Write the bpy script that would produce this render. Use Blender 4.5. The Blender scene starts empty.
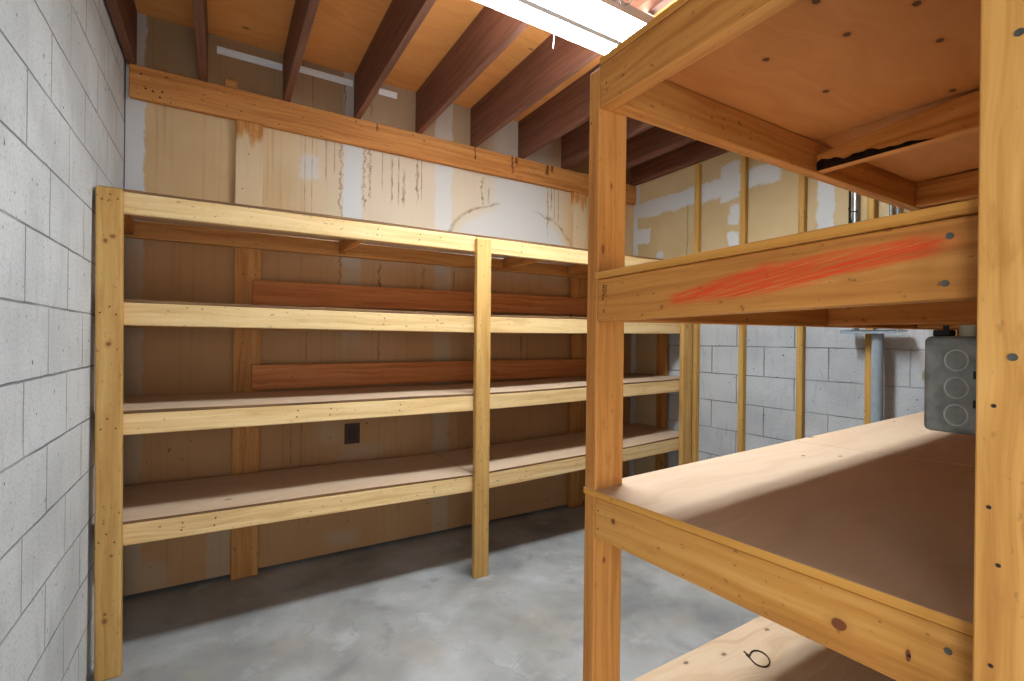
import bpy, bmesh, math, random
from mathutils import Vector, Matrix
random.seed(7)
S = bpy.context.scene
COL = S.collection

# ------------------------------------------------------------------ camera
F_PX, YAW, ROLL = 481.91, 0.5427, 0.0122
cam_d = bpy.data.cameras.new('camera')
cam_d.sensor_width = 36.0
cam_d.lens = F_PX / 1024.0 * 36.0
cam_d.clip_start = 0.02
cam = bpy.data.objects.new('camera', cam_d)
COL.objects.link(cam)
_r = Vector((math.cos(YAW), -math.sin(YAW), 0)); _f = Vector((math.sin(YAW), math.cos(YAW), 0)); _u = Vector((0, 0, 1))
r3 = _r * math.cos(ROLL) + _u * math.sin(ROLL)
u3 = _u * math.cos(ROLL) - _r * math.sin(ROLL)
m = Matrix((r3, u3, -_f)).transposed().to_4x4()
m.translation = (0.4378, -3.1511, 1.3642)
cam.matrix_world = m
S.camera = cam

# ------------------------------------------------------------------ light, world, exposure
EXPOSURE = 0.42
TUBE_EMIT = 64.0
FILL_WATTS = 14.0
FILL2_WATTS = 21.0
S.view_settings.view_transform = 'Standard'
S.view_settings.look = 'None'
S.view_settings.gamma = 1.0
S.view_settings.use_curve_mapping = False
S.view_settings.exposure = EXPOSURE
w = bpy.data.worlds.new('world'); S.world = w; w.use_nodes = True
w.node_tree.nodes['Background'].inputs[0].default_value = (0.75, 0.8, 0.9, 1)
w.node_tree.nodes['Background'].inputs[1].default_value = 0.3
# fill light from the left rear, inferred direction, through an added unseen doorway
la = bpy.data.lights.new('doorway_fill', 'AREA')
la.shape = 'RECTANGLE'; la.size = 0.72; la.size_y = 1.95
la.energy = FILL_WATTS; la.color = (0.90, 0.96, 1.0)
lo = bpy.data.objects.new('doorway_fill', la); COL.objects.link(lo)
lo.location = (-0.19, -3.84, 1.02); lo.rotation_euler = (math.radians(90), 0, math.radians(-90))

# second fill light, added to brighten the shelf fronts, outside an added passage doorway
lb = bpy.data.lights.new('passage_fill', 'AREA')
lb.shape = 'RECTANGLE'; lb.size = 0.84; lb.size_y = 1.95
lb.energy = FILL2_WATTS; lb.color = (0.90, 0.96, 1.0)
l2 = bpy.data.objects.new('passage_fill', lb); COL.objects.link(l2)
l2.location = (0.56, -4.47, 1.02); l2.rotation_euler = (math.radians(90), 0, 0)

# ------------------------------------------------------------------ node helpers
def lin(c):
    def f(v):
        v /= 255.0
        return v / 12.92 if v <= 0.04045 else ((v + 0.055) / 1.055) ** 2.4
    return (f(c[0]), f(c[1]), f(c[2]), 1.0)

class G:
    def __init__(s, name, rough=0.7, spec=0.3):
        s.mat = bpy.data.materials.new(name); s.mat.use_nodes = True
        s.nt = s.mat.node_tree
        s.bsdf = s.nt.nodes['Principled BSDF']
        s.bsdf.inputs['Roughness'].default_value = rough
        s.bsdf.inputs['Specular IOR Level'].default_value = spec
    def put(s, sock, v):
        if isinstance(v, bpy.types.NodeSocket): s.nt.links.new(v, sock)
        else: sock.default_value = v
    def n(s, typ, **kw):
        nd = s.nt.nodes.new(typ)
        for k, v in kw.items(): setattr(nd, k, v)
        return nd
    def m(s, op, a, b=0.0, c=0.0, clamp=False):
        nd = s.n('ShaderNodeMath', operation=op, use_clamp=clamp)
        s.put(nd.inputs[0], a); s.put(nd.inputs[1], b); s.put(nd.inputs[2], c)
        return nd.outputs[0]
    def vec(s, x, y, z=0.0):
        nd = s.n('ShaderNodeCombineXYZ')
        s.put(nd.inputs[0], x); s.put(nd.inputs[1], y); s.put(nd.inputs[2], z)
        return nd.outputs[0]
    def uv(s):
        nd = s.n('ShaderNodeUVMap'); sp = s.n('ShaderNodeSeparateXYZ')
        s.nt.links.new(nd.outputs[0], sp.inputs[0])
        return sp.outputs[0], sp.outputs[1]
    def noise(s, v, scale=1.0, detail=3.0, rough=0.55, dist=0.0):
        nd = s.n('ShaderNodeTexNoise')
        s.put(nd.inputs['Vector'], v); nd.inputs['Scale'].default_value = scale
        nd.inputs['Detail'].default_value = detail; nd.inputs['Roughness'].default_value = rough
        nd.inputs['Distortion'].default_value = dist
        return nd.outputs['Fac']
    def ss(s, v, a, b):        # smooth 0..1 as v goes from a to b
        nd = s.n('ShaderNodeMapRange', interpolation_type='SMOOTHSTEP')
        s.put(nd.inputs['Value'], v); s.put(nd.inputs['From Min'], a); s.put(nd.inputs['From Max'], b)
        return nd.outputs[0]
    def band(s, v, a, b, soft=0.01):
        return s.m('MULTIPLY', s.ss(v, a - soft, a + soft), s.m('SUBTRACT', 1.0, s.ss(v, b - soft, b + soft)))
    def mix(s, fac, a, b, mode='MIX'):
        nd = s.n('ShaderNodeMix', data_type='RGBA', blend_type=mode)
        s.put(nd.inputs[0], fac); s.put(nd.inputs[6], a); s.put(nd.inputs[7], b)
        return nd.outputs[2]
    def ramp(s, v, stops):
        nd = s.n('ShaderNodeValToRGB'); e = nd.color_ramp.elements
        while len(e) < len(stops): e.new(0.5)
        for i, (p, c) in enumerate(stops): e[i].position = p; e[i].color = c
        s.put(nd.inputs[0], v)
        return nd.outputs[0]
    def mx(s, *vs):
        r = vs[0]
        for v in vs[1:]: r = s.m('MAXIMUM', r, v)
        return r
    def bump(s, h, strength=0.3, dist=0.002):
        nd = s.n('ShaderNodeBump'); nd.inputs['Strength'].default_value = strength; nd.inputs['Distance'].default_value = dist
        s.put(nd.inputs['Height'], h); s.nt.links.new(nd.outputs[0], s.bsdf.inputs['Normal'])
    def color(s, c): s.put(s.bsdf.inputs['Base Color'], c)

def wood(name, light, mid, dark, knots=0.6, knot_col=(95, 55, 30), rough=0.62, stain=0.0, extra=None):
    g = G(name, rough, 0.25)
    u, v = g.uv()
    oi = g.n('ShaderNodeObjectInfo')
    rnd = oi.outputs['Random']
    warp = g.m('MULTIPLY', g.m('SUBTRACT', g.noise(g.vec(g.m('MULTIPLY', u, 2.2), g.m('MULTIPLY', v, 6.0), rnd), 1.0, 2.0), 0.5), 0.05)
    # sparse knots that also push the grain aside
    vo = g.n('ShaderNodeTexVoronoi'); vo.inputs['Scale'].default_value = 1.0
    g.put(vo.inputs['Vector'], g.vec(g.m('MULTIPLY', u, 4.0), g.m('MULTIPLY', v, 9.0), 0.0))
    sp = g.n('ShaderNodeSeparateColor'); g.nt.links.new(vo.outputs['Color'], sp.inputs[0])
    on = g.m('GREATER_THAN', sp.outputs[0], 1.0 - knots * 0.55)
    size = g.m('MULTIPLY_ADD', sp.outputs[1], 0.07, 0.035)
    d = vo.outputs['Distance']
    halo = g.m('MULTIPLY', on, g.m('SUBTRACT', 1.0, g.ss(d, size, g.m('MULTIPLY', size, 4.0))))
    core = g.m('MULTIPLY', on, g.m('SUBTRACT', 1.0, g.ss(d, g.m('MULTIPLY', size, 0.6), size)))
    v2 = g.m('ADD', g.m('ADD', v, warp), g.m('MULTIPLY', halo, 0.012))
    g1 = g.noise(g.vec(g.m('MULTIPLY', u, 1.6), g.m('MULTIPLY', v2, 42.0), rnd), 1.0, 5.0, 0.6, 0.35)
    g2 = g.noise(g.vec(g.m('MULTIPLY', u, 9.0), g.m('MULTIPLY', v2, 260.0), rnd), 1.0, 2.0)
    lo = g.noise(g.vec(g.m('MULTIPLY', u, 1.3), g.m('MULTIPLY', v, 5.0), g.m('MULTIPLY', rnd, 31.0)), 1.0, 2.0)
    c = g.ramp(g1, [(0.28, lin(dark)), (0.5, lin(mid)), (0.72, lin(light))])
    c = g.mix(g.m('MULTIPLY', g.ss(g2, 0.5, 0.8), 0.22), c, lin(dark))
    c = g.mix(g.m('MULTIPLY', g.ss(lo, 0.45, 0.7), 0.35), c, lin(light))
    sm = g.noise(g.vec(g.m('MULTIPLY', u, 7.0), g.m('MULTIPLY', v, 22.0), g.m('MULTIPLY', rnd, 13.0)), 1.0, 4.0, 0.65)
    c = g.mix(g.m('MULTIPLY', g.ss(sm, 0.56, 0.72), 0.4), c, lin(dark))
    c = g.mix(g.m('MULTIPLY', halo, 0.45), c, lin(dark))
    c = g.mix(g.m('MULTIPLY', core, 0.85), c, lin(knot_col))
    # small dings and dirt specks
    sk = g.noise(g.vec(g.m('MULTIPLY', u, 45.0), g.m('MULTIPLY', v, 70.0), rnd), 1.0, 2.0)
    c = g.mix(g.m('MULTIPLY', g.ss(sk, 0.66, 0.74), 0.55 + stain), c, lin((74, 48, 28)))
    hs = g.n('ShaderNodeHueSaturation'); g.put(hs.inputs['Color'], c)
    g.put(hs.inputs['Value'], g.m('MULTIPLY_ADD', rnd, 0.16, 0.92))
    c = hs.outputs[0]
    if extra: c = extra(g, u, v, c)
    g.color(c)
    g.bump(g.m('ADD', g.m('MULTIPLY', g1, 0.6), g.m('MULTIPLY', g2, 0.4)), 0.25, 0.0015)
    return g.mat

def plywood(name, light, mid, dark, fig=1.0, rough=0.65, extra=None):
    g = G(name, rough, 0.25)
    u, v = g.uv()
    warp = g.noise(g.vec(g.m('MULTIPLY', u, 1.6), g.m('MULTIPLY', v, 3.2)), 1.0, 3.0)
    vv = g.m('MULTIPLY_ADD', warp, 0.55, v)
    g1 = g.noise(g.vec(g.m('MULTIPLY', u, 1.2), g.m('MULTIPLY', vv, 17.0)), 1.0, 4.0, 0.55, 0.5)
    g2 = g.noise(g.vec(g.m('MULTIPLY', u, 6.0), g.m('MULTIPLY', v, 150.0)), 1.0, 2.0)
    c = g.ramp(g1, [(0.25, lin(dark)), (0.5, lin(mid)), (0.75, lin(light))])
    c = g.mix(1.0 - 0.55 * fig, c, lin(mid))
    c = g.mix(g.m('MULTIPLY', g.ss(g2, 0.5, 0.8), 0.2 * fig), c, lin(dark))
    vo = g.n('ShaderNodeTexVoronoi'); vo.inputs['Scale'].default_value = 1.0
    g.put(vo.inputs['Vector'], g.vec(g.m('MULTIPLY', u, 3.6), g.m('MULTIPLY', v, 7.5), 0.0))
    sp = g.n('ShaderNodeSeparateColor'); g.nt.links.new(vo.outputs['Color'], sp.inputs[0])
    kn = g.m('MULTIPLY', g.m('GREATER_THAN', sp.outputs[0], 0.72), g.m('SUBTRACT', 1.0, g.ss(vo.outputs['Distance'], 0.05, 0.085)))
    c = g.mix(g.m('MULTIPLY', kn, 0.75), c, lin((75, 45, 25)))
    if extra: c = extra(g, u, v, c)
    g.color(c)
    g.bump(g1, 0.15, 0.001)
    return g.mat

def plain(name, col, rough=0.5, metal=0.0, spec=0.3, var=0.0):
    g = G(name, rough, spec)
    g.bsdf.inputs['Metallic'].default_value = metal
    tc = g.n('ShaderNodeTexCoord')
    f = g.noise(tc.outputs['Object'], 35.0, 4.0)
    dk = tuple(max(0, int(k * (1 - var))) for k in col)
    g.color(g.mix(g.ss(f, 0.35, 0.7), lin(col), lin(dk)))
    return g.mat

# ------------------------------------------------------------------ wall / floor materials
def block_mat(name, row_off, joint_off, base, dark, line):
    g = G(name, 0.85, 0.2)
    u, v = g.uv()
    wob = g.m('MULTIPLY', g.m('SUBTRACT', g.noise(g.vec(g.m('MULTIPLY', u, 9.0), g.m('MULTIPLY', v, 9.0)), 1.0, 2.0), 0.5), 0.006)
    br = g.n('ShaderNodeTexBrick'); br.offset = 0.5; br.offset_frequency = 2
    for k, val in (('Scale', 1.0), ('Mortar Size', 0.0042), ('Mortar Smooth', 0.5), ('Brick Width', 0.4064), ('Row Height', 0.2032), ('Bias', 0.0)):
        br.inputs[k].default_value = val
    g.put(br.inputs['Vector'], g.vec(g.m('ADD', g.m('SUBTRACT', u, joint_off), wob), g.m('ADD', g.m('SUBTRACT', v, row_off), wob), 0.0))
    mort = br.outputs['Fac']
    big = g.noise(g.vec(u, v, 3.0), 2.6, 3.0)
    fine = g.noise(g.vec(u, v, 1.0), 95.0, 4.0, 0.7)
    pit = g.noise(g.vec(g.m('MULTIPLY', u, 48.0), g.m('MULTIPLY', v, 30.0), 9.0), 1.0, 2.0)
    pitm = g.ss(pit, 0.70, 0.735)
    c = g.mix(g.ss(big, 0.35, 0.68), lin(base), lin(dark))
    vst = g.noise(g.vec(g.m('MULTIPLY', u, 26.0), g.m('MULTIPLY', v, 5.0), 2.0), 1.0, 4.0, 0.65)
    c = g.mix(g.m('MULTIPLY', g.ss(vst, 0.5, 0.72), 0.35), c, lin(tuple(int(k * 0.86) for k in dark)))
    c = g.mix(g.m('MULTIPLY', g.ss(fine, 0.46, 0.72), 0.5), c, lin(tuple(int(k * 0.8) for k in dark)))
    seen = g.m('MULTIPLY_ADD', g.ss(g.noise(g.vec(u, v, 5.0), 3.3, 2.0), 0.35, 0.62), 0.55, 0.4)
    c = g.mix(g.m('MULTIPLY', mort, seen), c, lin(line))
    c = g.mix(g.m('MULTIPLY', pitm, 0.8), c, lin((62, 62, 66)))
    g.color(c)
    h = g.m('SUBTRACT', g.m('MULTIPLY', fine, 0.5), g.m('ADD', g.m('MULTIPLY', mort, 1.0), g.m('MULTIPLY', pitm, 0.8)))
    g.bump(h, 0.8, 0.005)
    return g.mat

def concrete_mat():
    g = G('concrete_floor', 0.55, 0.35)
    u, v = g.uv()
    p = g.vec(u, v, 0.0)
    a = g.noise(p, 1.9, 4.0, 0.55, 0.3)
    b = g.noise(p, 4.2, 6.0, 0.62, 0.35)
    f = g.noise(p, 70.0, 4.0, 0.7)
    c = g.ramp(a, [(0.3, lin((130, 132, 134))), (0.48, lin((156, 156, 153))), (0.68, lin((182, 184, 185)))])
    c = g.mix(g.m('MULTIPLY', g.ss(b, 0.54, 0.72), 0.5), c, lin((198, 200, 202)))
    c = g.mix(g.m('MULTIPLY', g.ss(b, 0.46, 0.30), 0.4), c, lin((112, 110, 112)))
    c = g.mix(g.m('MULTIPLY', g.ss(g.noise(p, 3.1, 3.0), 0.52, 0.7), 0.3), c, lin((176, 164, 146)))
    c = g.mix(g.m('MULTIPLY', g.ss(f, 0.55, 0.8), 0.3), c, lin((108, 106, 104)))
    # hairline trowel cracks
    vo = g.n('ShaderNodeTexVoronoi', feature='DISTANCE_TO_EDGE'); vo.inputs['Scale'].default_value = 3.2
    g.put(vo.inputs['Vector'], g.vec(g.m('MULTIPLY_ADD', b, 0.35, u), g.m('MULTIPLY_ADD', a, 0.35, v), 0.0))
    cr = g.m('MULTIPLY', g.m('SUBTRACT', 1.0, g.ss(vo.outputs['Distance'], 0.0, 0.012)), g.ss(b, 0.5, 0.62))
    c = g.mix(g.m('MULTIPLY', cr, 0.3), c, lin((92, 90, 90)))
    g.color(c)
    g.put(g.bsdf.inputs['Roughness'], g.m('MULTIPLY_ADD', a, 0.3, 0.4))
    g.bump(b, 0.12, 0.003)
    return g.mat

def drywall_back():
    g = G('stained_drywall', 0.85, 0.15)
    u, v = g.uv()          # metres along the wall and up
    wn = g.m('SUBTRACT', g.noise(g.vec(u, v), 9.0, 4.0, 0.65), 0.5)
    wf = g.m('SUBTRACT', g.noise(g.vec(u, v, 4.0), 22.0, 3.0, 0.6), 0.5)
    x = g.m('MULTIPLY_ADD', wn, 0.06, u); z = g.m('MULTIPLY_ADD', wn, 0.10, v)
    paper = g.ramp(g.noise(g.vec(u, v, 2.0), 1.7, 3.0), [(0.35, lin((194, 162, 120))), (0.65, lin((210, 182, 142)))])
    paper = g.mix(g.m('SUBTRACT', 1.0, g.ss(z, 1.85, 2.0)), paper, g.mix(0.62, paper, lin((164, 108, 60))))  # shelf shade put into the paper colour: browner low on the wall
    streak = g.noise(g.vec(g.m('MULTIPLY', u, 42.0), g.m('MULTIPLY', v, 0.9)), 1.0, 3.0)
    c = g.mix(g.m('MULTIPLY', g.ss(streak, 0.5, 0.72), 0.35), paper, lin((150, 116, 72)))
    paper = c
    c = g.mix(g.m('MULTIPLY', g.ss(v, 2.73, 2.76), 0.7), c, lin((128, 92, 62)))  # shade of the joist bays painted in as browner wall above the ledger
    # washed-out whitish area in the upper middle
    wash = g.m('MULTIPLY', g.m('MULTIPLY', g.ss(x, 0.55, 1.25), g.ss(z, 1.75, 2.05)), g.m('SUBTRACT', 1.0, g.ss(x, 2.72, 2.9)))
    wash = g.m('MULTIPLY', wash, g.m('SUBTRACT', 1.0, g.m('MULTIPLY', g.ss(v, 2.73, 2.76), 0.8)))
    c = g.mix(g.m('MULTIPLY', wash, 0.62), c, lin((206, 200, 186)))
    # joint compound
    mud = g.band(x, -0.1, 0.085, 0.006)
    mud = g.mx(mud, g.m('MULTIPLY', g.band(x, 1.085, 1.2, 0.01), g.ss(z, 1.2, 1.5)))
    mud = g.mx(mud, g.m('MULTIPLY', g.band(x, 1.70, 1.825, 0.008), 0.85))
    mud = g.mx(mud, g.m('MULTIPLY', g.m('MULTIPLY', g.band(x, 0.38, 0.49, 0.01), g.band(z, 0.0, 0.3, 0.02)), 0.8))
    mud = g.mx(mud, g.m('MULTIPLY', g.m('MULTIPLY', g.band(x, 0.84, 0.94, 0.02), g.band(z, 2.33, 2.47, 0.02)), 0.7))
    blob = g.m('MULTIPLY', g.m('MULTIPLY', g.band(x, 2.16, 2.66, 0.08), g.ss(z, 1.95, 2.1)), 0.8)
    ex = g.m('DIVIDE', g.m('SUBTRACT', x, 2.36), 0.56); ez = g.m('DIVIDE', g.m('SUBTRACT', z, 2.05), 0.34)
    er = g.m('SQRT', g.m('ADD', g.m('MULTIPLY', ex, ex), g.m('MULTIPLY', ez, ez)))
    blob = g.mx(blob, g.m('MULTIPLY', g.m('MULTIPLY', g.m('SUBTRACT', 1.0, g.ss(er, 0.8, 1.0)), g.ss(z, 1.9, 2.0)), 0.8))
    mud = g.mx(mud, blob)
    for (a, b_, zz0, zz1) in ((0.06, 0.2, 0.02, 0.16), (1.0, 1.2, 0.05, 0.16), (0.95, 1.08, 0.7, 0.86), (1.1, 1.35, 0.6, 0.69)):
        mud = g.mx(mud, g.m('MULTIPLY', g.m('MULTIPLY', g.band(x, a, b_, 0.05), g.band(z, zz0, zz1, 0.04)), 0.75))
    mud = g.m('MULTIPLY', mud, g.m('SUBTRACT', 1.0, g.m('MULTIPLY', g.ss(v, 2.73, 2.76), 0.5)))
    low = g.m('SUBTRACT', 1.0, g.ss(z, 1.75, 2.0))
    c = g.mix(g.m('MULTIPLY', mud, g.m('MULTIPLY_ADD', low, -0.28, 0.92)), c, g.mix(low, lin((200, 202, 204)), lin((176, 160, 138))))
    # water stain rims and drips, each its own shape
    rim = g.m('MULTIPLY', g.band(er, 0.985, 1.03, 0.02), g.ss(v, 1.97, 2.1))
    top = g.ss(v, 2.2, 2.45)
    rim = g.mx(g.m('MULTIPLY', rim, g.m('SUBTRACT', 1.0, g.band(u, 2.2, 2.55, 0.06))))
    def drip(x0, z0, z1, wd, amp):
        xx = g.m('ADD', g.m('SUBTRACT', u, x0), g.m('MULTIPLY', wf, amp))
        return g.m('MULTIPLY', g.m('SUBTRACT', 1.0, g.ss(g.m('ABSOLUTE', xx), wd * 0.4, wd)), g.band(v, z0, z1, 0.03))
    for a in ((1.07, 1.6, 2.6, 0.008, 0.09), (1.245, 2.28, 2.6, 0.009, 0.10), (1.215, 2.2, 2.6, 0.006, 0.08), (1.395, 2.28, 2.56, 0.008, 0.02),
              (1.44, 2.26, 2.58, 0.006, 0.01), (1.475, 2.27, 2.5, 0.011, 0.05), (1.57, 2.3, 2.6, 0.009, 0.05), (1.60, 2.32, 2.6, 0.005, 0.02),
              (1.33, 2.35, 2.6, 0.004, 0.01), (2.07, 2.36, 2.56, 0.010, 0.10), (2.12, 2.38, 2.48, 0.012, 0.06), (2.69, 2.42, 2.6, 0.008, 0.02),
              (2.655, 2.2, 2.6, 0.008, 0.05), (2.72, 2.3, 2.6, 0.004, 0.0), (2.76, 2.33, 2.6, 0.005, 0.0), (0.86, 1.9, 2.6, 0.003, 0.0), (0.9, 1.9, 2.6, 0.003, 0.0),
              (0.98, 2.35, 2.6, 0.004, 0.0), (1.03, 2.4, 2.6, 0.004, 0.0), (1.32, 1.68, 1.86, 0.008, 0.05), (1.62, 1.66, 1.86, 0.012, 0.08), (1.85, 1.66, 1.86, 0.008, 0.02),
              (2.42, 1.2, 1.42, 0.01, 0.03), (2.48, 1.2, 1.42, 0.008, 0.05), (1.32, 1.2, 1.42, 0.008, 0.03), (0.88, 1.2, 1.42, 0.005, 0.0), (0.8, 0.6, 0.97, 0.004, 0.0), (0.86, 0.6, 0.97, 0.004, 0.0),
              (1.25, 2.8, 3.0, 0.006, 0.05), (0.9, 2.75, 3.0, 0.004, 0.0), (1.09, 2.75, 3.0, 0.006, 0.04)):
        rim = g.mx(rim, drip(*a))
    rim = g.m('MULTIPLY', rim, g.m('MULTIPLY_ADD', g.ss(g.noise(g.vec(u, v, 7.0), 14.0, 3.0), 0.35, 0.65), 0.6, 0.3))
    c = g.mix(g.m('MULTIPLY', rim, 0.8), c, lin((105, 76, 42)))
    mold = g.m('MULTIPLY', g.ss(g.noise(g.vec(g.m('MULTIPLY', u, 26.0), g.m('MULTIPLY', v, 18.0), 3.0), 1.0, 3.0), 0.66, 0.74), g.m('SUBTRACT', 1.0, g.ss(v, 0.95, 1.1)))
    c = g.mix(g.m('MULTIPLY', mold, 0.5), c, lin((70, 52, 38)))
    g.color(c)
    g.bump(g.m('ADD', mud, g.m('MULTIPLY', wf, 0.4)), 0.12, 0.003)
    return g.mat

def drywall_right():
    g = G('taped_drywall', 0.85, 0.15)
    u, v = g.uv()          # u = depth coordinate (negative towards the camera), v = up
    wn = g.m('SUBTRACT', g.noise(g.vec(u, v), 8.0, 5.0, 0.7), 0.5)
    x = g.m('MULTIPLY_ADD', wn, 0.09, u); z = g.m('MULTIPLY_ADD', wn, 0.10, v)
    c = g.ramp(g.noise(g.vec(u, v, 2.0), 1.7, 3.0), [(0.35, lin((192, 166, 124))), (0.65, lin((208, 184, 144)))])
    mud = g.m('MULTIPLY', g.band(z, 2.45, 2.585, 0.012), g.ss(x, -1.35, -1.3))
    mud = g.mx(mud, g.band(x, -0.06, 0.2, 0.01), g.band(x, -1.66, -1.56, 0.008))
    for (a, b, z0, z1) in ((-0.2, -0.02, 2.22, 2.36), (-1.03, -0.95, 2.22, 2.37), (-1.03, -0.95, 2.05, 2.16), (-1.03, -0.88, 2.4, 2.68), (-0.34, -0.28, 2.05, 2.13)):
        mud = g.mx(mud, g.m('MULTIPLY', g.band(x, a, b, 0.01), g.band(z, z0, z1, 0.01)))
    c = g.mix(g.m('MULTIPLY', mud, 0.92), c, lin((204, 206, 208)))
    rim = g.m('MULTIPLY', g.m('SUBTRACT', 1.0, g.ss(g.m('ABSOLUTE', g.m('ADD', g.m('SUBTRACT', u, -0.585), g.m('MULTIPLY', wn, 0.05))), 0.003, 0.008)), g.band(v, 2.0, 2.45, 0.05))
    c = g.mix(g.m('MULTIPLY', rim, 0.5), c, lin((110, 86, 56)))
    g.color(c)
    g.bump(mud, 0.12, 0.003)
    return g.mat

def spots(lst, col=(92, 46, 26), ring=(150, 92, 44), nxt=None):
    """knots at given places: (u, v, half length, half height)"""
    def fn(g, u, v, c):
        wn = g.m('MULTIPLY', g.m('SUBTRACT', g.noise(g.vec(u, v, 6.0), 60.0, 2.0), 0.5), 0.5)
        for (a, b, ru, rv) in lst:
            du = g.m('DIVIDE', g.m('SUBTRACT', u, a), ru); dv = g.m('DIVIDE', g.m('SUBTRACT', v, b), rv)
            d = g.m('ADD', g.m('SQRT', g.m('ADD', g.m('MULTIPLY', du, du), g.m('MULTIPLY', dv, dv))), wn)
            c = g.mix(g.m('MULTIPLY', g.m('SUBTRACT', 1.0, g.ss(d, 1.0, 2.2)), 0.4), c, lin(ring))
            c = g.mix(g.m('MULTIPLY', g.m('SUBTRACT', 1.0, g.ss(d, 0.75, 1.0)), 0.9), c, lin(col))
        return nxt(g, u, v, c) if nxt else c
    return fn

# lumber
M = {}
M['pine'] = wood('pale_pine', (232, 204, 154), (220, 185, 130), (196, 156, 102), 0.6, (120, 72, 38))
M['post'] = wood('yellow_pine', (206, 168, 104), (192, 148, 84), (170, 122, 62), 0.55, (112, 70, 38))
M['lpost'] = wood('knotty_yellow_pine', (206, 168, 104), (192, 148, 84), (170, 122, 62), 0.15, (112, 70, 38),
                  extra=spots([(1.738, 0.351, 0.009, 0.007), (1.758, 0.374, 0.008, 0.009), (1.331, 0.362, 0.010, 0.009), (0.236, 0.352, 0.011, 0.009), (0.262, 0.353, 0.006, 0.006), (0.49, 0.372, 0.006, 0.005)], (126, 82, 44), (166, 116, 62)))
M['cpost'] = wood('corner_post_fir', (208, 148, 80), (192, 128, 62), (162, 98, 42), 0.1, (104, 50, 28), stain=-0.3,
                  extra=spots([(1.582, 1.5165, 0.014, 0.005), (0.846, 1.531, 0.007, 0.004), (1.735, 1.54, 0.008, 0.003)], (120, 66, 30), (160, 96, 42)))
M['npost'] = wood('near_post_fir', (226, 172, 98), (204, 146, 74), (164, 104, 46), 0.0, (104, 50, 28), stain=-0.3)
M['low'] = wood('end_board_fir', (210, 156, 84), (196, 136, 64), (164, 102, 44), 0.0, (104, 50, 28),
                extra=spots([(20.520, 10.042, 0.012, 0.009), (20.062, 10.055, 0.007, 0.007), (20.601, 10.04, 0.003, 0.009), (20.69, 10.0, 0.004, 0.004)], (112, 56, 36), (184, 124, 62)))
M['fir'] = wood('amber_fir', (208, 148, 80), (192, 128, 62), (162, 98, 42), 0.55, (104, 50, 28))
M['firface'] = wood('bright_amber_fir', (212, 158, 88), (198, 138, 66), (168, 106, 46), 0.55, (104, 50, 28))
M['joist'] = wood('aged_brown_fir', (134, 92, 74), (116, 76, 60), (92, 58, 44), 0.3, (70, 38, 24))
def watermarks(g, u, v, c):     # dark run marks where water came down at three joist ends
    wf = g.m('SUBTRACT', g.noise(g.vec(u, v, 4.0), 24.0, 4.0, 0.65), 0.5)
    k = None
    for (x0, z0, z1, wd, amp) in ((1.985, 2.66, 2.754, 0.008, 0.05), (2.30, 2.62, 2.75, 0.010, 0.06), (2.335, 2.70, 2.752, 0.016, 0.05), (2.62, 2.67, 2.754, 0.022, 0.05), (2.665, 2.70, 2.754, 0.016, 0.05), (1.28, 2.70, 2.75, 0.006, 0.04)):
        xx = g.m('ADD', g.m('SUBTRACT', u, x0), g.m('MULTIPLY', wf, amp))
        d = g.m('MULTIPLY', g.m('SUBTRACT', 1.0, g.ss(g.m('ABSOLUTE', xx), wd * 0.4, wd)), g.band(v, z0, z1, 0.012))
        k = d if k is None else g.m('MAXIMUM', k, d)
    return g.mix(g.m('MULTIPLY', k, 0.8), c, lin((72, 42, 24)))
M['ledger'] = wood('honey_fir', (206, 148, 84), (188, 124, 64), (158, 96, 46), 0.3, (84, 48, 28), stain=0.3, extra=watermarks)
M['red'] = wood('reddish_fir', (206, 138, 84), (190, 118, 64), (160, 90, 46), 0.7, (80, 34, 18))
M['stud'] = wood('stud_pine', (204, 150, 88), (186, 128, 68), (158, 100, 48), 0.5, (96, 56, 30))
def smear(g, u, v, c):          # joint compound wiped over the upper part of the stud
    n = g.noise(g.vec(g.m('MULTIPLY', u, 3.0), g.m('MULTIPLY', v, 16.0), 3.0), 1.0, 4.0, 0.6)
    f = g.m('MULTIPLY', g.ss(g.m('MULTIPLY_ADD', n, 0.5, u), 2.15, 2.4), g.m('SUBTRACT', 1.0, g.ss(g.m('MULTIPLY_ADD', n, 0.35, u), 2.62, 2.7)))
    return g.mix(g.m('MULTIPLY', f, 0.72), c, lin((214, 196, 164)))
M['studs'] = wood('smeared_stud_pine', (204, 150, 88), (186, 128, 68), (158, 100, 48), 0.4, (96, 56, 30), extra=smear)
M['fur'] = wood('furring_pine', (206, 164, 92), (188, 144, 74), (164, 116, 54), 0.5, (110, 66, 30))
M['ply'] = plywood('shelf_plywood', (216, 192, 168), (206, 178, 150), (184, 152, 122), 0.8)
M['plylow'] = plywood('shelf_plywood_low', (216, 192, 168), (206, 178, 150), (184, 152, 122), 0.8, extra=spots([(x, y + 0.31, 0.009, 0.005) for x, y in ((1.895, -2.388), (1.967, -2.453), (2.75, -2.29))], (84, 56, 36), (196, 164, 130)))
M['plybot'] = plywood('shelf_plywood_bottom', (220, 198, 172), (206, 176, 144), (176, 140, 106), 1.2, extra=spots([(x, y + 0.31, 0.009, 0.006) for x, y in ((1.812, -2.335), (1.605, -2.34), (1.49, -2.31))], (122, 92, 66), (190, 158, 124)))
M['plyu'] = plywood('deck_plywood', (212, 150, 90), (196, 130, 70), (172, 108, 54), 0.8, extra=spots([(x, y + 0.31, 0.011, 0.008) for x, y in ((1.50, -2.502), (1.766, -2.501), (1.559, -2.642), (1.571, -2.757), (1.752, -2.736), (2.043, -2.671), (1.40, -2.66))], (70, 38, 20), (176, 108, 52)))
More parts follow.
